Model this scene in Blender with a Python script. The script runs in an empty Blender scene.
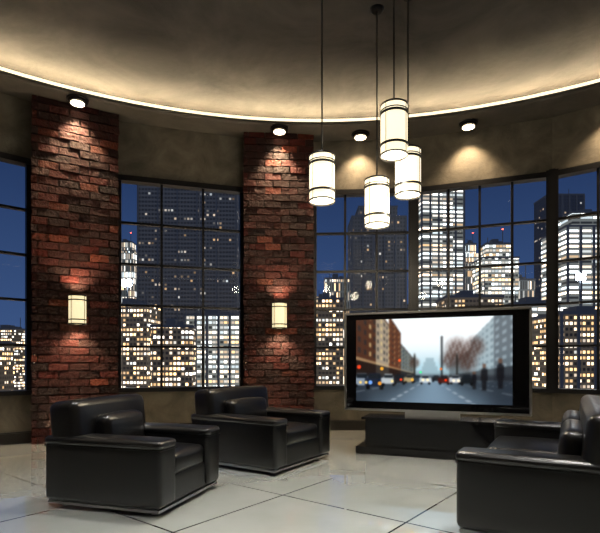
import bpy, bmesh, math, random
from mathutils import Vector, Matrix
random.seed(7)
S = bpy.context.scene
C = S.collection

# ---------------------------------------------------------------- helpers
def nmat(name):
    m = bpy.data.materials.new(name); m.use_nodes = True
    nt = m.node_tree
    return m, nt, nt.nodes, nt.links, nt.nodes['Principled BSDF']

def simple(name, col, rough=.5, metal=0, emit=None, es=0, bump=0, bscale=50, spec=.5):
    m, nt, N, L, P = nmat(name)
    P.inputs['Base Color'].default_value = (*col, 1)
    P.inputs['Roughness'].default_value = rough
    P.inputs['Metallic'].default_value = metal
    P.inputs['Specular IOR Level'].default_value = spec
    if emit:
        P.inputs['Emission Color'].default_value = (*emit, 1)
        P.inputs['Emission Strength'].default_value = es
    if bump:
        tc = N.new('ShaderNodeTexCoord'); no = N.new('ShaderNodeTexNoise'); bp = N.new('ShaderNodeBump')
        no.inputs['Scale'].default_value = bscale; no.inputs['Detail'].default_value = 4
        bp.inputs['Strength'].default_value = bump; bp.inputs['Distance'].default_value = .02
        L.new(tc.outputs['Object'], no.inputs['Vector']); L.new(no.outputs['Fac'], bp.inputs['Height'])
        L.new(bp.outputs['Normal'], P.inputs['Normal'])
    return m

def mottled(name, c1, c2, scale, rough=.85, bump=.3, lo=.32, hi=.68):
    m, nt, N, L, P = nmat(name)
    tc = N.new('ShaderNodeTexCoord'); no = N.new('ShaderNodeTexNoise'); cr = N.new('ShaderNodeValToRGB')
    no.inputs['Scale'].default_value = scale; no.inputs['Detail'].default_value = 8; no.inputs['Roughness'].default_value = .62
    no.inputs['Distortion'].default_value = .6
    cr.color_ramp.elements[0].position = lo; cr.color_ramp.elements[0].color = (*c1, 1)
    cr.color_ramp.elements[1].position = hi; cr.color_ramp.elements[1].color = (*c2, 1)
    L.new(tc.outputs['Object'], no.inputs['Vector']); L.new(no.outputs['Fac'], cr.inputs['Fac'])
    L.new(cr.outputs['Color'], P.inputs['Base Color'])
    P.inputs['Roughness'].default_value = rough
    n2 = N.new('ShaderNodeTexNoise'); n2.inputs['Scale'].default_value = scale*8; n2.inputs['Detail'].default_value = 5
    L.new(tc.outputs['Object'], n2.inputs['Vector'])
    bp = N.new('ShaderNodeBump'); bp.inputs['Strength'].default_value = bump; bp.inputs['Distance'].default_value = .03
    L.new(n2.outputs['Fac'], bp.inputs['Height']); L.new(bp.outputs['Normal'], P.inputs['Normal'])
    return m

def empty(name, loc=(0, 0, 0), rz=0):
    e = bpy.data.objects.new(name, None); e.location = loc; e.rotation_euler = (0, 0, rz)
    e.empty_display_size = .2; C.objects.link(e); return e

def mkobj(name, bm, mat, parent=None, smooth=False, M=None):
    bmesh.ops.recalc_face_normals(bm, faces=bm.faces)
    me = bpy.data.meshes.new(name); bm.to_mesh(me); bm.free()
    for mm in (mat if isinstance(mat, (list, tuple)) else [mat]): me.materials.append(mm)
    if smooth:
        for p in me.polygons: p.use_smooth = True
    o = bpy.data.objects.new(name, me); C.objects.link(o)
    if parent: o.parent = parent
    if M is not None: o.matrix_local = M
    return o

def box(bm, x0, x1, y0, y1, z0, z1, M=None, mi=0):
    vs = [bm.verts.new(Vector(p)) for p in
          [(x0,y0,z0),(x1,y0,z0),(x1,y1,z0),(x0,y1,z0),(x0,y0,z1),(x1,y0,z1),(x1,y1,z1),(x0,y1,z1)]]
    if M is not None:
        for v in vs: v.co = M @ v.co
    fs = []
    for q in [(0,3,2,1),(4,5,6,7),(0,1,5,4),(1,2,6,5),(2,3,7,6),(3,0,4,7)]:
        f = bm.faces.new([vs[i] for i in q]); f.material_index = mi; fs.append(f)
    return vs, fs

def cyl(bm, x, y, z0, z1, r0, r1=None, seg=32, caps=True, mi=0):
    r1 = r0 if r1 is None else r1
    a = [bm.verts.new((x+r0*math.cos(2*math.pi*i/seg), y+r0*math.sin(2*math.pi*i/seg), z0)) for i in range(seg)]
    b = [bm.verts.new((x+r1*math.cos(2*math.pi*i/seg), y+r1*math.sin(2*math.pi*i/seg), z1)) for i in range(seg)]
    for i in range(seg):
        f = bm.faces.new((a[i], a[(i+1)%seg], b[(i+1)%seg], b[i])); f.material_index = mi; f.smooth = True
    if caps:
        f = bm.faces.new(a[::-1]); f.material_index = mi
        f = bm.faces.new(b); f.material_index = mi

def lathe(bm, prof, cx=0, cy=0, seg=128, close=True):
    rings = []
    for r, z in prof:
        rings.append([bm.verts.new((cx+r*math.cos(2*math.pi*i/seg), cy+r*math.sin(2*math.pi*i/seg), z)) for i in range(seg)])
    n = len(rings)
    for k in range(n if close else n-1):
        a, b = rings[k], rings[(k+1)%n]
        for i in range(seg):
            bm.faces.new((a[i], a[(i+1)%seg], b[(i+1)%seg], b[i]))

def soft(name, dims, center, mat, parent, bev=.05, puff=0, rot=None):
    bm = bmesh.new()
    x, y, z = [d/2 for d in dims]
    box(bm, -x, x, -y, y, -z, z)
    bmesh.ops.bevel(bm, geom=bm.edges[:], offset=bev, segments=5, profile=.5, affect='EDGES')
    bmesh.ops.subdivide_edges(bm, edges=[e for e in bm.edges if e.calc_length() > .18], cuts=5, use_grid_fill=True)
    if puff:
        for v in bm.verts:
            c = v.co
            k = (max(0, 1-(c.x/x)**2), max(0, 1-(c.y/y)**2), max(0, 1-(c.z/z)**2))
            if abs(c.z) > z*.9: c.z += math.copysign(puff*k[0]*k[1], c.z)
            elif abs(c.x) > x*.9: c.x += math.copysign(puff*.6*k[1]*k[2], c.x)
            elif abs(c.y) > y*.9: c.y += math.copysign(puff*.6*k[0]*k[2], c.y)
    M = Matrix.Translation(center)
    if rot: M = M @ rot
    return mkobj(name, bm, mat, parent, True, M)

def spot(name, loc, target, power, col, angle, blend=.6, size=.05):
    l = bpy.data.lights.new(name, 'SPOT'); l.energy = power; l.color = col
    l.spot_size = math.radians(angle); l.spot_blend = blend; l.shadow_soft_size = size
    o = bpy.data.objects.new(name, l); C.objects.link(o)
    d = Vector(target)-Vector(loc)
    o.rotation_euler = d.to_track_quat('-Z', 'Y').to_euler()
    o.location = loc
    return o

# ---------------------------------------------------------------- materials
WARM = (1, .74, .46)
plaster = mottled('plaster', (.055,.048,.036), (.145,.125,.092), 2.2, .8, .25)
ceil_m = mottled('ceiling_plaster', (.026,.023,.021), (.105,.094,.082), .8, .8, .3, .3, .75)
soffit_m = mottled('soffit_plaster', (.045,.040,.033), (.09,.08,.065), 1.6, .75, .2)
black_metal = simple('black_metal', (.012,.012,.013), .35, .6)
frame_m = simple('window_frame_metal', (.006,.006,.008), .4, .3)
leather = simple('black_leather', (.004,.004,.0045), .30, 0, bump=.045, bscale=60, spec=.6)
chrome = simple('brushed_steel', (.35,.35,.36), .3, 1)
silver = simple('silver_bezel', (.65,.65,.66), .3, .9)
gloss_black = simple('gloss_black', (.003,.003,.004), .08)
satin_black = simple('black_lacquer', (.005,.005,.006), .15)
base_m = simple('baseboard_dark', (.012,.010,.009), .35)
shade_m = simple('lamp_glass', (.6,.56,.45), .4, emit=(1,.87,.60), es=1.35)
sconce_m = simple('sconce_glass', (.6,.56,.4), .4, emit=(1,.85,.50), es=.95)
bulb_m = simple('downlight_lens', (1,.9,.7), .4, emit=(1,.82,.55), es=6)
cove_m = simple('cove_diffuser', (1,.9,.7), .4, emit=(1,.86,.58), es=1.6)
cove2_m = simple('cove_lamp_strip', (1,.9,.7), .4, emit=(1,.80,.50), es=88)

glass, nt, N, L, P = nmat('window_glass')
N.remove(P)
tr = N.new('ShaderNodeBsdfTransparent'); gl = N.new('ShaderNodeBsdfGlossy'); fr = N.new('ShaderNodeFresnel'); mx = N.new('ShaderNodeMixShader')
gl.inputs['Roughness'].default_value = .02; fr.inputs['IOR'].default_value = 1.2
tr.inputs['Color'].default_value = (.95,.97,1,1)
L.new(fr.outputs[0], mx.inputs[0]); L.new(tr.outputs[0], mx.inputs[1]); L.new(gl.outputs[0], mx.inputs[2])
L.new(mx.outputs[0], N['Material Output'].inputs['Surface'])

brick_m, nt, N, L, P = nmat('red_brick')
at = N.new('ShaderNodeAttribute'); at.attribute_name = 'Col'
tc = N.new('ShaderNodeTexCoord'); no = N.new('ShaderNodeTexNoise'); no.inputs['Scale'].default_value = 22; no.inputs['Detail'].default_value = 6
mxc = N.new('ShaderNodeMix'); mxc.data_type = 'RGBA'; mxc.blend_type = 'MULTIPLY'; mxc.inputs[0].default_value = .8
cr = N.new('ShaderNodeValToRGB'); cr.color_ramp.elements[0].position = .3; cr.color_ramp.elements[0].color = (.35,.30,.28,1); cr.color_ramp.elements[1].position = .65
L.new(tc.outputs['Object'], no.inputs['Vector']); L.new(no.outputs['Fac'], cr.inputs['Fac'])
L.new(at.outputs['Color'], mxc.inputs[6]); L.new(cr.outputs['Color'], mxc.inputs[7]); L.new(mxc.outputs[2], P.inputs['Base Color'])
bp = N.new('ShaderNodeBump'); bp.inputs['Strength'].default_value = .8; bp.inputs['Distance'].default_value = .03
L.new(no.outputs['Fac'], bp.inputs['Height']); L.new(bp.outputs['Normal'], P.inputs['Normal'])
P.inputs['Roughness'].default_value = .65; P.inputs['Specular IOR Level'].default_value = .3
mortar = simple('mortar', (.03,.021,.017), .9, bump=.4, bscale=40)

# floor tiles
floor_m, nt, N, L, P = nmat('polished_tile')
tc = N.new('ShaderNodeTexCoord'); mp = N.new('ShaderNodeMapping'); mp.inputs['Rotation'].default_value = (0,0,math.radians(38))
mp.inputs['Location'].default_value = (.4,.3,0)
bt = N.new('ShaderNodeTexBrick'); bt.offset = 0; bt.inputs['Scale'].default_value = 1
bt.inputs['Brick Width'].default_value = 1.25; bt.inputs['Row Height'].default_value = 1.25; bt.inputs['Mortar Size'].default_value = .009
bt.inputs['Color1'].default_value = (.76,.80,.76,1); bt.inputs['Color2'].default_value = (.83,.86,.82,1); bt.inputs['Mortar'].default_value = (.07,.07,.065,1)
L.new(tc.outputs['Object'], mp.inputs['Vector']); L.new(mp.outputs['Vector'], bt.inputs['Vector'])
no = N.new('ShaderNodeTexNoise'); no.inputs['Scale'].default_value = 1.5; no.inputs['Detail'].default_value = 8
cr = N.new('ShaderNodeValToRGB'); cr.color_ramp.elements[0].position=.3; cr.color_ramp.elements[0].color=(.85,.85,.84,1); cr.color_ramp.elements[1].position=.7
L.new(tc.outputs['Object'], no.inputs['Vector']); L.new(no.outputs['Fac'], cr.inputs['Fac'])
mxc = N.new('ShaderNodeMix'); mxc.data_type='RGBA'; mxc.blend_type='MULTIPLY'; mxc.inputs[0].default_value=1
L.new(bt.outputs['Color'], mxc.inputs[6]); L.new(cr.outputs['Color'], mxc.inputs[7]); L.new(mxc.outputs[2], P.inputs['Base Color'])
P.inputs['Roughness'].default_value = .03; P.inputs['Specular IOR Level'].default_value = .9; P.inputs['Metallic'].default_value = .36
P.inputs['Coat Weight'].default_value = 1; P.inputs['Coat Roughness'].default_value = .015; P.inputs['Coat IOR'].default_value = 1.9

# ---------------------------------------------------------------- room shell
CX, CY, R = .3, .5, 8.4
ZC, ZI = 5.3, 5.68
ZS, ZH = .74, 4.4
def pol(a, r=R): return Vector((CX+r*math.cos(math.radians(a)), CY+r*math.sin(math.radians(a)), 0))

bm = bmesh.new(); cyl(bm, CX, CY, -.1, 0, 9.0, seg=96); mkobj('floor', bm, floor_m)
bm = bmesh.new(); cyl(bm, CX, CY, ZI, ZI+.1, 9.0, seg=96); mkobj('ceiling', bm, ceil_m)
bm = bmesh.new(); lathe(bm, [(7.75,ZC),(7.72,ZC+.02),(7.72,ZC+.06),(7.75,ZC+.075),(9.0,ZC+.075),(9.0,ZC)], CX, CY); mkobj('trim_ceiling_soffit', bm, soffit_m)
cv = empty('cove_light')
bm = bmesh.new(); lathe(bm, [(7.775,ZC+.08),(7.775,ZC+.135),(7.79,ZC+.135),(7.79,ZC+.08)], CX, CY); mkobj('diffuser_lip', bm, cove_m, cv)
bm = bmesh.new(); lathe(bm, [(7.98,ZC+.08),(7.98,ZC+.10),(8.04,ZC+.10),(8.04,ZC+.08)], CX, CY); mkobj('lamp_strip', bm, cove2_m, cv)

facets = [
 (165.2,141.8,'left',3),(141.8,118.4,'front_left',3),(118.4,94.8,'back_left',3),(94.8,77.9,'back',3),
 (77.9,62.5,'back_right',4),(62.5,46,'right_rear',4),(46,22,'right',4),
 (22,-8,'right_near',None),(-8,-38,'near_right',None),(-38,-68,'near_a',None),(-68,-98,'near',None),
 (-98,-128,'near_b',None),(-128,-158,'near_left',None),(-158,-194.8,'left_near',None)]
wn = 0
for a0, a1, side, cols in facets:
    p0, p1 = pol(a0), pol(a1)
    mid = (p0+p1)/2; Ln = (p1-p0).length; ux = (p1-p0).normalized()
    n = (mid-Vector((CX,CY,0))).normalized()
    M = Matrix((( ux.x, n.x, 0, mid.x),(ux.y, n.y, 0, mid.y),(0,0,1,0),(0,0,0,1)))
    h = Ln/2
    bm = bmesh.new()
    if cols is None:
        box(bm, -h, h, 0, .25, 0, ZC)
    else:
        box(bm, -h, h, 0, .25, 0, ZS); box(bm, -h, h, 0, .25, ZH, ZC)
    w = mkobj('wall_'+side, bm, plaster); w.matrix_world = M
    bm = bmesh.new()
    box(bm, -h, h, -.03, 0, 0, .16); box(bm, -h, h, -.02, 0, .16, .18)
    o = mkobj('baseboard_'+side, bm, base_m); o.matrix_world = M
    if cols:
        wn += 1
        e = empty('window_%d' % wn); e.matrix_world = M
        bm = bmesh.new()
        fw = .07
        box(bm, -h, h, -.05, .14, ZS, ZS+.07); box(bm, -h, h, -.03, .14, ZH-.09, ZH)
        box(bm, -h, -h+fw, -.02, .12, ZS+.07, ZH-.09); box(bm, h-fw, h, -.02, .12, ZS+.07, ZH-.09)
        mkobj('frame', bm, frame_m, e)
        pier = {165.2:.66,141.8:.66,118.4:.66,94.8:.66,22:.66}
        l = -h+(pier.get(a0,.09)); r = h-(pier.get(a1,.09))
        bm = bmesh.new()
        for i in range(1, cols):
            x = l+(r-l)*i/cols; box(bm, x-.02, x+.02, .0, .09, ZS+.07, ZH-.09)
        for x, on in ((l, a0 in pier), (r, a1 in pier)):
            if on: box(bm, x-.05, x+.05, -.01, .1, ZS+.07, ZH-.09)
        rows = 5
        for i in range(1, rows):
            z = ZS+.07+(ZH-ZS-.16)*i/rows; box(bm, -h+fw, h-fw, .005, .085, z-.018, z+.018)
        mkobj('mullions', bm, frame_m, e)
        bm = bmesh.new()
        vs = [bm.verts.new(p) for p in [(-h+fw,.045,ZS+.07),(h-fw,.045,ZS+.07),(h-fw,.045,ZH-.09),(-h+fw,.045,ZH-.09)]]
        bm.faces.new(vs); mkobj('glass', bm, glass, e)
        if a1 in (77.9, 62.5, 46):
            bm = bmesh.new(); rot = Matrix.Rotation(math.radians(a1), 4, 'Z')
            box(bm, -.1, .16, -.09, .09, ZS, ZH); box(bm, -.13, -.1, -.045, .045, ZS, ZH)
            mkobj('corner_post', bm, frame_m, e, M=M.inverted() @ Matrix.Translation(pol(a1)) @ rot)

# ---------------------------------------------------------------- brick piers
PW, PR0, PR1 = 1.22, 8.02, 8.55
def brick_pier(a):
    e = empty('brick_pillar', pol(a, 0)); e.rotation_euler = (0,0,math.radians(a))
    hw = PW/2
    bm = bmesh.new(); box(bm, PR0+.03, PR1, -hw+.03, hw-.03, 0, ZC); mkobj('mortar_core', bm, mortar, e)
    bm = bmesh.new(); cl = bm.loops.layers.color.new('Col')
    rh, bl, g = .124, .29, .018
    rows = int(ZC/rh)+1
    def put(x0,x1,y0,y1,z0,z1):
        vs, fs = box(bm, x0,x1,y0,y1,z0,z1)
        t = random.random(); b = random.uniform(.7,1.25)
        base = Vector((.26,.068,.038)).lerp(Vector((.15,.046,.030)), t)*b
        if random.random() < .06: base = Vector((.36,.16,.10))*b
        for f in fs:
            for lp in f.loops: lp[cl] = (base.x, base.y, base.z, 1)
        for v in vs: v.co += Vector((random.uniform(-.005,.005),random.uniform(-.006,.006),random.uniform(-.005,.005)))
    for r in range(rows):
        z0 = r*rh+.004; z1 = min(z0+rh-g, ZC-.008)
        if z1-z0 < .02: continue
        off = 0 if r%2 == 0 else -bl/2
        y = -hw+off
        while y < hw-.01:
            y0 = max(y, -hw); y1 = min(y+bl-g, hw)
            if y1-y0 > .03:
                pr = random.uniform(0,.026)
                put(PR0-pr, PR0+.1, y0-(random.uniform(0,.02) if y0==-hw else 0), y1+(random.uniform(0,.02) if y1==hw else 0), z0, z1)
            y += bl
        for s in (-1,1):
            x = PR0+.102+(.0 if r%2 else .1)-.1
            while x < PR1-.02:
                x0 = max(x, PR0+.112); x1 = min(x+.24-g, PR1)
                if x1-x0 > .03:
                    pr = random.uniform(0,.015)
                    ya, yb = s*(hw-.1), s*(hw+pr)
                    put(x0, x1, min(ya,yb), max(ya,yb), z0, z1)
                x += .24
    mkobj('bricks', bm, brick_m, e)
for a in (118.4, 94.8, 141.8, 165.2, 22): brick_pier(a)

# ---------------------------------------------------------------- wall sconces
def sconce(a):
    ZZ = 2.05
    p = pol(a, PR0-.03); p.z = ZZ
    e = empty('wall_sconce', p); e.rotation_euler = (0,0,math.radians(a-90))
    bm = bmesh.new(); box(bm, -.07,.07,-.03,.028,-.2,.2); mkobj('backplate', bm, black_metal, e)
    bm = bmesh.new(); cyl(bm, 0,-.15,-.21,.21,.125, caps=False); mkobj('glass_shade', bm, sconce_m, e)
    bm = bmesh.new()
    for z in (-.225,-.16,.14,.207):
        cyl(bm, 0,-.15,z,z+.018,.133, caps=False); cyl(bm, 0,-.15,z,z+.018,.127, caps=False)
    for k in range(4):
        t = math.pi/4+k*math.pi/2
        cyl(bm, .13*math.cos(t), -.15+.13*math.sin(t), -.235, .233, .004, seg=8)
    mkobj('bands', bm, black_metal, e)
    for s in (1,-1):
        q = pol(a, PR0-.21); q.z = ZZ+s*.24
        t = pol(a, PR0+.12); t.z = ZZ+s*1.6
        spot('sconce_beam', q, t, 85, WARM, 110, .9, .05)
for a in (118.4, 94.8, 141.8, 22): sconce(a)

# ---------------------------------------------------------------- downlights on soffit
def downlight(a, r, power=110, tz=1.0, tr=8.5, ang=75):
    p = pol(a, r); p.z = ZC
    e = empty('soffit_downlight', p)
    bm = bmesh.new()
    cyl(bm, 0,0,-.03,0,.16); cyl(bm, 0,0,-.065,-.03,.13,.15)
    mkobj('housing', bm, black_metal, e)
    bm = bmesh.new(); cyl(bm, 0,0,-.075,-.066,.10); mkobj('lens', bm, bulb_m, e)
    t = pol(a, tr); t.z = tz
    s = spot('downlight_beam', (p.x,p.y,p.z-.13), t, power, WARM, ang, .8, .06)
    s.parent = e; s.location = (0,0,-.11)
for a in (118.4, 94.8, 141.8, 22): downlight(a, 7.84, 340, 0, 8.14, 85)
for a in (84.5, 71.5, 56.5, 38): downlight(a, 8.06, 180, 2.4, 8.5, 100)
for a in (-15,-45,-75,-105,-135,-165): downlight(a, 8.0, 110, 0, 7, 100)  # ring behind the camera, added for general fill light

for a, dy in ((118.4,.35),(118.4,-.2),(94.8,.3)):
    p = pol(a, PR0-.16)+Matrix.Rotation(math.radians(a),3,'Z')@Vector((0,dy,0))
    e = empty('floor_uplight', p)
    bm = bmesh.new(); cyl(bm,0,0,0,.04,.06,.05,seg=20); mkobj('housing', bm, black_metal, e)
    bm = bmesh.new(); cyl(bm,0,0,.041,.045,.03,seg=20); mkobj('lens', bm, bulb_m, e)
    t = pol(a, PR0+.1); t.z = 1.5
    spot('uplight_beam', (p.x,p.y,.08), t, 22, WARM, 90, .8, .03)

for i,(x,y,pw) in enumerate([(-2.2,3.2,560),(2.2,3.4,600),(0,1.2,620),(-.2,5.0,960),(3.6,5.6,200),(-4.2,5.4,300),(0,-3,120)]):  # unseen overhead lamps, added as fill to brighten floor and seats
    e = empty('added_fill_spot', (x,y,ZI))
    bm = bmesh.new(); cyl(bm,0,0,-.025,0,.11); cyl(bm,0,0,-.14,-.025,.07,.08); mkobj('housing', bm, black_metal, e)
    bm = bmesh.new(); cyl(bm,0,0,-.147,-.141,.055); mkobj('lens', bm, bulb_m, e)
    s = spot('added_fill_beam',(x,y,ZI-.17),(x,y,0),pw,(1,.96,.90),64,.85,.12); s.parent=e; s.location=(0,0,-.17)

# ---------------------------------------------------------------- pendants
def pendant(x, y, zb, h=.56, r=.152):
    e = empty('pendant_lamp', (x,y,zb))
    bm = bmesh.new(); cyl(bm,0,0,0,h,r,caps=False); mkobj('glass_shade', bm, shade_m, e)
    bm = bmesh.new(); cyl(bm,0,0,.012,.016,r-.004); mkobj('diffuser', bm, shade_m, e)
    bm = bmesh.new()
    def ring(z0,z1,ro): lathe(bm,[(ro,z0),(ro,z1),(r-.006,z1),(r-.006,z0)],seg=40)
    ring(-.006,.012,r+.008); ring(h-.012,h+.006,r+.008)
    ring(.10,.125,r+.012); ring(h-.115,h-.09,r+.012); ring(h-.075,h-.066,r+.01)
    for k in range(4):
        t = math.pi/4+k*math.pi/2; cyl(bm,(r+.008)*math.cos(t),(r+.008)*math.sin(t),0,h,.004,seg=8)
    cyl(bm,0,0,h+.006,h+.012,r); cyl(bm,0,0,h+.012,h+.05,.05,.02)
    mkobj('metal_bands', bm, black_metal, e)
    bm = bmesh.new(); cyl(bm,0,0,h+.05,ZI-zb-.03,.009,seg=10); mkobj('cord', bm, black_metal, e)
    bm = bmesh.new(); cyl(bm,0,0,ZI-zb-.035,ZI-zb,.06,.09,seg=32); mkobj('canopy', bm, black_metal, e)
    l = bpy.data.lights.new('bulb','POINT'); l.energy = 40; l.color = (1,.85,.62); l.shadow_soft_size = .1
    o = bpy.data.objects.new('bulb', l); C.objects.link(o); o.parent = e; o.location = (0,0,-.12)
pendant(.264,5.75,3.17,.54); pendant(1.077,5.5,3.61,.57); pendant(1.305,5.8,3.26,.54); pendant(.967,6.03,2.96,.57)

# ---------------------------------------------------------------- seating
def seat_unit(name, W, loc, face, D=1.05, cushions=1):
    rz = math.atan2(face[1], face[0])+math.pi/2
    e = empty(name, (*loc,0), rz)
    aw = .25
    soft('base', (W-.02,D-.06,.24), (0,0,.18), leather, e, .025)
    for s,nm in ((-1,'arm_right'),(1,'arm_left')):
        soft(nm, (aw,D,.52), (s*(W/2-aw/2),0,.33), leather, e, .035, .008)
        soft(nm+'_pad', (aw+.012,D+.01,.075), (s*(W/2-aw/2),0,.575), leather, e, .034, .012)
    rot = Matrix.Rotation(math.radians(-6),4,'X')
    soft('backrest', (W-.04,.30,.52), (0,D/2-.17,.65), leather, e, .07, .015, rot)
    iw = (W-2*aw)
    cw = iw/cushions
    for i in range(cushions):
        x = -iw/2+cw*(i+.5)
        soft('seat_cushion_%d'%(i+1), (cw-.006,D-.30,.19), (x,-.12,.375), leather, e, .05, .025)
        soft('back_cushion_%d'%(i+1), (cw-.006,.17,.34), (x,D/2-.375,.60), leather, e, .06, .02, rot)
    bm = bmesh.new()
    for s in (-1,1):
        x = s*(W/2-aw/2)
        box(bm, x-aw/2-.004, x+aw/2+.004, -D/2-.006, D/2+.004, .530,.537)
    mkobj('piping', bm, leather, e)
    bm = bmesh.new()
    box(bm,-W/2+.02,W/2-.02,-D/2+.02,D/2-.02,.035,.058)  # thin steel strip added to imitate a line of reflections along the bottom
    mkobj('reflection_strip', bm, chrome, e)
    bm = bmesh.new()
    for sx in (-1,1):
        for sy in (-1,1):
            cyl(bm, sx*(W/2-.12), sy*(D/2-.12), 0,.036,.03,seg=16)
    mkobj('feet', bm, chrome, e)
    return e
f1 = Vector((.96,-.29)).normalized(); s1 = Vector((.29,.96)).normalized()
cc = Vector((-1.11,3.8)) - f1*.57 + s1*.53
seat_unit('leather_armchair', 1.06, cc, f1, 1.14)
f2 = Vector((.84,-.54)).normalized(); s2 = Vector((.54,.84)).normalized()
cc = Vector((-.27,5.22)) - f2*.64 + s2*.62
seat_unit('leather_armchair', 1.24, cc, f2, 1.28)
f3 = Vector((-.87,.49)).normalized(); s3 = Vector((.49,.87)).normalized()
cc = Vector((1.11,3.42)) - f3*.55 + s3*1.12
seat_unit('leather_sofa', 2.24, cc, f3, 1.10, 2)

# ---------------------------------------------------------------- television
u = Vector((2.22,-.85,0)).normalized()
TW, TH = 2.38, 1.35
ang = math.atan2(u.y,u.x)
tv = empty('television', ((.63+2.85)/2,(6.75+5.9)/2,.58), ang)
bm = bmesh.new()
w = TW/2; b = .03
box(bm,-w,w,-.03,.09,0,b); box(bm,-w,w,-.03,.09,TH-b,TH); box(bm,-w,-w+b,-.03,.09,b,TH-b); box(bm,w-b,w,-.03,.09,b,TH-b)
bmesh.ops.bevel(bm, geom=bm.edges[:], offset=.006, segments=2, affect='EDGES')
mkobj('bezel', bm, silver, tv)
bm = bmesh.new(); box(bm,-w+b,w-b,-.012,.085,b,TH-b); box(bm,-w*.7,w*.7,.085,.14,.2,TH-.2); mkobj('panel', bm, gloss_black, tv)
bm = bmesh.new(); box(bm,-.35,.35,-.02,.06,-.08,0); mkobj('neck', bm, silver, tv)
def sm(a,b,x):
    t = min(1,max(0,(x-a)/(b-a))); return t*t*(3-2*t)
def lerp(a,b,t): return tuple(p+(q-p)*t for p,q in zip(a,b))
cars = []
for (x,y,s,c) in [(.04,.25,.050,(.55,.60,.66)),(.13,.24,.055,(.10,.14,.22)),(.225,.26,.040,(.75,.78,.80)),(.30,.27,.034,(.12,.12,.14)),(.365,.275,.028,(.70,.62,.45)),
      (.42,.28,.022,(.2,.25,.3)),(.47,.27,.030,(.78,.82,.85)),(.54,.285,.022,(.12,.14,.16)),(.59,.27,.030,(.3,.12,.1)),(.66,.275,.030,(.8,.82,.84)),(.73,.27,.034,(.10,.12,.14))]:
    cars.append((x,y,s,c))
leds = [(.03,.23,.010,(1,.85,.5)),(.07,.23,.010,(1,.85,.5)),(.10,.23,.014,(.5,.7,1)),(.165,.22,.013,(1,.65,.2)),(.02,.42,.014,(1,.3,.15)),(.18,.40,.012,(1,.7,.2)),(.25,.25,.010,(1,.9,.6)),(.31,.27,.009,(1,.3,.15)),
        (.385,.27,.010,(1,.75,.3)),(.44,.36,.008,(.3,1,.6)),(.485,.27,.010,(1,.95,.8)),(.455,.27,.010,(1,.95,.8)),(.60,.27,.008,(1,.25,.1)),(.65,.265,.010,(1,.95,.85)),(.68,.265,.010,(1,.95,.85)),(.30,.50,.010,(1,.4,.2)),(.57,.40,.008,(1,.5,.2))]
people = [(.835,.28,.30),(.93,.30,.34),(.775,.29,.2)]
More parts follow.
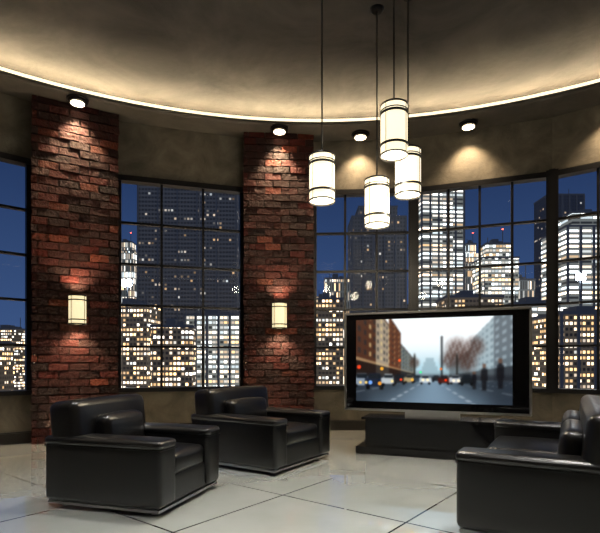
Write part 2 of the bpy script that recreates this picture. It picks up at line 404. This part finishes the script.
def pic(x,y):
    VX, VY = .50, .30
    c = lerp((.66,.82,.88),(.97,.99,1),sm(.3,.75,y))
    hz = .48+.05*math.floor(math.sin(x*41)*2)
    c = lerp(c,(.58,.68,.72),sm(hz+.01,hz-.01,y)*.75)
    d = VX-x
    if d > .10:
        dep = 1/d; q = (y-VY)/d
        seg = 0 if d > .36 else 1 if d > .27 else 2 if d > .19 else 3
        kk = [3.0,2.35,2.75,2.1][seg]
        col = [(.32,.20,.15),(.64,.58,.50),(.40,.24,.17),(.40,.44,.45)][seg]
        if q < kk:
            c = col
            fz = (dep*5.0)%1; fq = (q*3.6)%1
            if .25 < fz < .7 and .25 < fq < .75 and q > .45: c = lerp(col,(.14,.16,.19),.75) if int(dep*5)%3 else lerp(col,(.9,.8,.55),.7)
            if q < .42: c = lerp(col,(.08,.07,.08),.7)
            if .42 < q < .50: c = lerp(col,(.80,.68,.50),.6)
            if q > kk-.10: c = lerp(col,(.2,.12,.1),.6)
    d = x-.53
    if d > .09:
        dep = 1/d; q = (y-VY)/d
        seg = 0 if d > .36 else 1 if d > .22 else 2
        kk = [3.2,1.9,1.5][seg]; col = [(.36,.40,.43),(.62,.69,.72),(.45,.50,.52)][seg]
        if q < kk:
            c = lerp(c,col,.9)
            fz = (dep*4.0)%1; fq = (q*4.5)%1
            if .2 < fz < .75 and .3 < fq < .75 and q > .3: c = lerp(c,(.80,.88,.92) if seg == 0 else (.3,.36,.40),.4)
            if q < .3: c = lerp(c,(.12,.13,.15),.6)
    for tx,ty,tr in ((.67,.62,.11),(.62,.50,.08),(.73,.50,.10),(.40,.47,.05),(.78,.66,.09)):
        dd = math.hypot((x-tx)*1.2,(y-ty)*.62)/tr
        nn = .5+.5*math.sin(x*210+math.sin(y*90)*2)*math.sin(y*130+x*60)
        c = lerp(c,(.30,.20,.17),sm(1.1,.3,dd)*(.35+.6*nn))
    for tx in (.67,.40): c = lerp(c,(.15,.14,.13),sm(.008,.004,abs(x-tx))*sm(.6,.55,y)*.9)
    c = lerp(c,(.12,.13,.14),sm(.007,.004,abs(x-.575))*(1 if y < .78 else 0)*.9)
    if y < .27:
        t = (.27-y)/.27
        road = lerp((.22,.26,.30),(.50,.60,.68),math.exp(-((x-.52)/(.10+.22*t))**2)*.9)
        road = lerp(road,(.16,.19,.23),sm(.14,.02,x)*.6+sm(.8,.95,x)*.6)
        lx = (x-.5)/(t+.08)
        if abs((lx*2)%1-.5) < .03 and (t*6)%1 < .6: road = lerp(road,(.9,.93,.95),.45)
        c = lerp(c,road,sm(.27,.25,y))
    else:
        if y < .36: c = lerp(c,(.12,.13,.16),.65*sm(.36,.30,y))
    for cx,cy,s,col in cars:
        s *= 1.25
        dx = (x-cx)/s; dy = (y-cy)*.5625/s
        if abs(dx) < 1 and -.5 < dy < .35: c = lerp(c,col,.95)
        if abs(dx) < .72-.4*max(0,dy-.35) and .3 < dy < .85: c = lerp(c,(.10,.13,.16) if abs(dx) < .6 and dy < .75 else col,.95)
        if .5 < abs(dx) < .85 and -.75 < dy < -.4: c = (.03,.03,.04)
    for px_,y0,hh in people:
        dy = (y-y0+.12)/hh
        if 0 < dy < 1:
            wd = .006+.05*hh*(.9 if .35 < dy < .8 else .55 if dy < .35 else .35)
            if abs(x-px_) < wd: c = lerp(c,(.08,.08,.10) if dy < .85 else (.4,.28,.22),.8)
    return c
import numpy as np
GX, GY = 300, 168
A = np.array([[pic(i/GX,j/GY) for i in range(GX+1)] for j in range(GY+1)])
def blur(A,n):
    for _ in range(n):
        Pd = np.pad(A,((1,1),(1,1),(0,0)),'edge')
        A = (Pd[:-2,1:-1]+Pd[2:,1:-1]+Pd[1:-1,:-2]+Pd[1:-1,2:]+Pd[1:-1,1:-1])/5
    return A
A = blur(A,4)
XX, YY = np.meshgrid(np.linspace(0,1,GX+1), np.linspace(0,1,GY+1))
for bx,by,r,col in leds:
    r *= 1.05
    dd = np.hypot(XX-bx,(YY-by)*.5625); k = np.clip((r*1.15-dd)/(r*.35),0,1)[...,None]*.9
    A = A*(1-k)+np.array(col)*k
A = blur(A,1)
A = np.clip(A,0,1)**2.3
sx0, sx1, sz0, sz1 = -w+.17, w-.22, .13, TH-.10
bm = bmesh.new(); cl = bm.verts.layers.float_color.new('Pic')
vv = []
for j in range(GY+1):
    row = []
    for i in range(GX+1):
        v = bm.verts.new((sx0+(sx1-sx0)*i/GX, -.0145, sz0+(sz1-sz0)*j/GY)); v[cl] = (*A[j,i],1); row.append(v)
    vv.append(row)
for j in range(GY):
    for i in range(GX): bm.faces.new((vv[j][i],vv[j][i+1],vv[j+1][i+1],vv[j+1][i]))
scr, nt, N, L, P = nmat('tv_picture')
at = N.new('ShaderNodeAttribute'); at.attribute_name = 'Pic'
P.inputs['Base Color'].default_value = (.01,.01,.01,1); P.inputs['Roughness'].default_value = .2
L.new(at.outputs['Color'], P.inputs['Emission Color']); P.inputs['Emission Strength'].default_value = 1.08
mkobj('screen', bm, scr, tv)

cab = empty('tv_cabinet', (1.86,6.42,0), ang)
bm = bmesh.new()
box(bm,-1.08,1.0,-.26,.26,0,.10)
box(bm,-.95,.9,-.24,.24,.12,.47)
box(bm,-1.0,.95,-.27,.27,.47,.50)
bmesh.ops.bevel(bm, geom=bm.edges[:], offset=.006, segments=2, affect='EDGES')
box(bm,-.93,.88,-.22,.22,.09,.13)
mkobj('carcass', bm, satin_black, cab)
bm = bmesh.new()
for i in range(3):
    x0 = -.93+i*.61; box(bm,x0,x0+.595,-.252,-.236,.15,.45)
mkobj('drawer_fronts', bm, gloss_black, cab)

# ---------------------------------------------------------------- city outside
def city_mat(name, lit, strength, facade_glow, base, cw, ch, warm=.5, u0=.2, u1=.82, v0=.3, v1=.8):
    m, nt, N, L, P = nmat(name)
    tc = N.new('ShaderNodeTexCoord'); sp = N.new('ShaderNodeSeparateXYZ'); L.new(tc.outputs['Object'], sp.inputs[0])
    def math_(op,a,b=None):
        n = N.new('ShaderNodeMath'); n.operation = op
        for i,v in enumerate((a,b)):
            if v is None: continue
            if isinstance(v,(int,float)): n.inputs[i].default_value = v
            else: L.new(v, n.inputs[i])
        return n.outputs[0]
    u = math_('DIVIDE', math_('ADD', math_('ADD', sp.outputs[0], sp.outputs[1]), 500), cw)
    v = math_('DIVIDE', math_('ADD', sp.outputs[2], 200), ch)
    fu, fv = math_('FRACT',u), math_('FRACT',v)
    iu, iv = math_('FLOOR',u), math_('FLOOR',v)
    a = math_('MULTIPLY', math_('GREATER_THAN',fu,u0), math_('LESS_THAN',fu,u1))
    b = math_('MULTIPLY', math_('GREATER_THAN',fv,v0), math_('LESS_THAN',fv,v1))
    inside = math_('MULTIPLY',a,b)
    cb = N.new('ShaderNodeCombineXYZ'); L.new(iu, cb.inputs[0]); L.new(iv, cb.inputs[1])
    oi = N.new('ShaderNodeObjectInfo'); L.new(oi.outputs['Random'], cb.inputs[2])
    wn_ = N.new('ShaderNodeTexWhiteNoise'); wn_.noise_dimensions='3D'; L.new(cb.outputs[0], wn_.inputs['Vector'])
    cb2 = N.new('ShaderNodeCombineXYZ'); L.new(math_('FLOOR',math_('DIVIDE',iu,6.0)), cb2.inputs[0]); L.new(iv, cb2.inputs[1]); L.new(math_('ADD',oi.outputs['Random'],7.0), cb2.inputs[2])
    wn2 = N.new('ShaderNodeTexWhiteNoise'); wn2.noise_dimensions='3D'; L.new(cb2.outputs[0], wn2.inputs['Vector'])
    mixr = math_('ADD', math_('MULTIPLY',wn_.outputs['Value'],.5), math_('MULTIPLY',wn2.outputs['Value'],.5))
    on = math_('LESS_THAN', mixr, lit)
    s3_ = N.new('ShaderNodeSeparateXYZ'); L.new(wn_.outputs['Color'], s3_.inputs[0])
    inten = math_('ADD', math_('MULTIPLY', math_('POWER', s3_.outputs[1], 2.0), 1.4), .2)
    st = math_('MULTIPLY', math_('MULTIPLY',inside,on), math_('MULTIPLY',inten,strength))
    crr = N.new('ShaderNodeValToRGB'); crr.color_ramp.elements[0].color=(1,.60,.26,1); crr.color_ramp.elements[1].color=(.85,.97,1,1)
    crr.color_ramp.elements[0].position = max(0,warm-.35); crr.color_ramp.elements[1].position=min(1,warm+.35)
    s2_ = N.new('ShaderNodeSeparateXYZ'); L.new(wn2.outputs['Color'], s2_.inputs[0])
    L.new(math_('ADD', math_('MULTIPLY', s2_.outputs[1], .6), math_('MULTIPLY', s3_.outputs[2], .4)), crr.inputs['Fac'])
    mm = N.new('ShaderNodeVectorMath'); mm.operation='SCALE'; L.new(crr.outputs['Color'], mm.inputs[0]); L.new(st, mm.inputs['Scale'])
    fac = N.new('ShaderNodeVectorMath'); fac.operation='SCALE'; fac.inputs[0].default_value = facade_glow  # walls between windows glow faintly: night light put into their colour
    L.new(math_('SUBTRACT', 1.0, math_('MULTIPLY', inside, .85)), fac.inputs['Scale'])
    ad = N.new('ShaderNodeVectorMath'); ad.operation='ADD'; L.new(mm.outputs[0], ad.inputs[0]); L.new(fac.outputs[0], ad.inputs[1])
    L.new(ad.outputs[0], P.inputs['Emission Color']); P.inputs['Emission Strength'].default_value = 1
    P.inputs['Base Color'].default_value = (*base,1); P.inputs['Roughness'].default_value=.8
    return m
G = (.05,.05,.055)
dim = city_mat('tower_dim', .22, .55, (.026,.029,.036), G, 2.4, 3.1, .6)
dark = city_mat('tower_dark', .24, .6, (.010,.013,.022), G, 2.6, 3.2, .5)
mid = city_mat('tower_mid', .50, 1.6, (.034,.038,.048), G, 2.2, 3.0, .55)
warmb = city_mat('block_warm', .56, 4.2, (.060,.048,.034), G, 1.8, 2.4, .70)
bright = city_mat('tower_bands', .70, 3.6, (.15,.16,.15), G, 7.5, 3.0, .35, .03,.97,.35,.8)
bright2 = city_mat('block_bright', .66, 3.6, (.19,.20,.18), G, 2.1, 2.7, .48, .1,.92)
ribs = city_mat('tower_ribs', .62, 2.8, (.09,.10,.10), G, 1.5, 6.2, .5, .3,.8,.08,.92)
trimc = simple('rooftop_concrete_glow', (.05,.055,.065), .9, emit=(.3,.35,.5), es=.05)  # faint bluish glow put into the concrete, which is no lamp
beacon = simple('beacon_red', (.5,.02,.01), .5, emit=(1,.08,.04), es=10)

def building(name, x0, x1, dist, top, mat, K=4, rz=0, crown=0):
    x0*=K; x1*=K; dist*=K; top = 1.25+(top-1.25)*K
    wd = x1-x0; dp = max(wd*.8, 14)
    cx = (x0+x1)/2
    e = empty(name, (cx, dist+dp/2, 0), rz)
    bm = bmesh.new(); h = wd/2
    box(bm,-h,h,-dp/2,dp/2,-90,top)
    hh = 9
    if crown: box(bm,-h*.72,h*.72,-dp*.36,dp*.36,top,top+hh)
    if crown == 2: box(bm,-h*.42,h*.42,-dp*.2,dp*.2,top+hh,top+2*hh)
    mkobj('tower', bm, mat, e)
    bm = bmesh.new()
    t2 = top+(0,hh,2*hh)[crown]; k = (1,.72,.42)[crown]
    if crown: box(bm,-h-.4,h+.4,-dp/2-.4,dp/2+.4,top-.2,top+.8)
    box(bm,-h*k-.4,h*k+.4,-dp/2*k-.4,dp/2*k+.4,t2,t2+1.2)
    box(bm,-h*.35*k,h*.1,-dp*.2*k,dp*.2*k,t2+1.2,t2+4.5); box(bm,h*.2*k,h*.5*k,-dp*.1,dp*.2*k,t2+1.2,t2+3.2)
    for s in (-.6,.6): box(bm,h*k*s-.2,h*k*s+.2,-.2,.2,t2+1.2,t2+(11 if s > 0 else 6))
    if wd > 30:
        nf = 5
        for i in range(nf+1):
            x = -h+wd*i/nf; box(bm,x-.6,x+.6,-dp/2-.9,-dp/2-.02,-90,top)
    mkobj('rooftop', bm, trimc, e)
    if crown:
        bm = bmesh.new(); bmesh.ops.create_icosphere(bm, subdivisions=2, radius=.5, matrix=Matrix.Translation((h*k*.6,0,t2+11.4)))
        mkobj('beacon', bm, beacon, e)
    return e
B = building
B('office_tower',-30.6,-12.4,90,40,dim,rz=.05)
B('office_tower',-47,-41.5,120,29,ribs,crown=1)
B('apartment_building',-24.5,-18.8,60,8.3,warmb,rz=-.1)
B('apartment_building',-17.2,-12.6,55,5.2,warmb,rz=.1)
B('office_building',-15.9,-8.1,66,7.6,bright2)
B('apartment_building',-66,-58.5,100,8,warmb)
B('office_tower',-90,-74,105,26,dim)
B('apartment_building',-46,-37,55,3.5,warmb)
B('office_tower',10.3,21.0,95,30,dim,crown=1)
B('apartment_building',1.7,5.4,60,9,warmb)
B('office_building',4.2,8.3,80,15,ribs)
B('apartment_building',-7,0,70,8,warmb)
B('apartment_building',5.8,13,52,5.8,mid)
B('office_tower',21.2,28.9,85,36,bright,rz=.08)
B('office_tower',37,42.4,110,24,ribs,crown=2)
B('office_tower',28.6,34.2,75,17.5,bright2,crown=1)
B('office_building',34.6,38.2,78,14.5,ribs)
B('office_building',18.5,25.5,60,9.3,warmb,rz=-.06)
B('office_building',25.9,32.5,58,8.2,bright)
B('office_tower',39,48.5,70,21,bright,crown=1)
B('apartment_building',27.2,36,50,6.2,warmb)
B('office_tower',62,71,120,43,dark)
B('office_tower',55,63,80,24,mid)
B('office_tower',72,84,85,30,dim,crown=1)
rr = random.Random(11)
x = -170
while x < 170:
    wd = rr.uniform(6,14)
    B('distant_building', x, x+wd, rr.uniform(135,170), rr.uniform(7,22), rr.choice([mid,dark,warmb,ribs]), crown=rr.choice([0,1,2]))
    x += wd+rr.uniform(.5,3)
fl = simple('floodlight_lens',(1,1,1),.5,emit=(.85,.94,1),es=40)
for (x,y,z) in ((-82,228,37),(133,228,40)):
    e = empty('rooftop_floodlight',(x,y,z))
    bm = bmesh.new(); cyl(bm,0,0,-12,0,.35,seg=10); box(bm,-2.4,2.4,-.3,.6,0,3.2); mkobj('mast',bm,trimc,e)
    bm = bmesh.new()
    for lx in (-1.2,1.2):
        for lz in (.8,2.4):
            b2 = bmesh.new(); cyl(b2,0,0,-.4,.4,1.0,seg=16)
            bmesh.ops.rotate(b2, verts=b2.verts, matrix=Matrix.Rotation(math.pi/2,3,'X')); bmesh.ops.translate(b2, verts=b2.verts, vec=(lx,-.6,lz))
            me = bpy.data.meshes.new('t'); b2.to_mesh(me); b2.free(); bm.from_mesh(me)
    mkobj('lamp',bm,fl,e)
bm = bmesh.new(); box(bm,-1500,1500,60,1500,-95,-90); mkobj('city_ground', bm, simple('asphalt',(.02,.02,.025),.9))

# ---------------------------------------------------------------- world
W = bpy.data.worlds.new('night_sky'); S.world = W; W.use_nodes = True
N = W.node_tree.nodes; L = W.node_tree.links
tc = N.new('ShaderNodeTexCoord'); sp = N.new('ShaderNodeSeparateXYZ'); cr = N.new('ShaderNodeValToRGB')
L.new(tc.outputs['Generated'], sp.inputs[0]); L.new(sp.outputs[2], cr.inputs['Fac'])
cr.color_ramp.elements[0].position = 0; cr.color_ramp.elements[0].color = (.05,.10,.24,1)
cr.color_ramp.elements[1].position = .45; cr.color_ramp.elements[1].color = (.009,.022,.075,1)
L.new(cr.outputs['Color'], N['Background'].inputs['Color']); N['Background'].inputs['Strength'].default_value = 1.0

# ---------------------------------------------------------------- camera
cam = bpy.data.cameras.new('camera'); co = bpy.data.objects.new('camera', cam); C.objects.link(co)
co.location = (0,0,1.25); co.rotation_euler = (math.radians(90),0,0)
cam.sensor_width = 36; cam.lens = 28.8; cam.shift_y = .159; cam.clip_end = 5000; cam.clip_start = .05
S.camera = co
S.view_settings.view_transform = 'Standard'
S.view_settings.look = 'None'
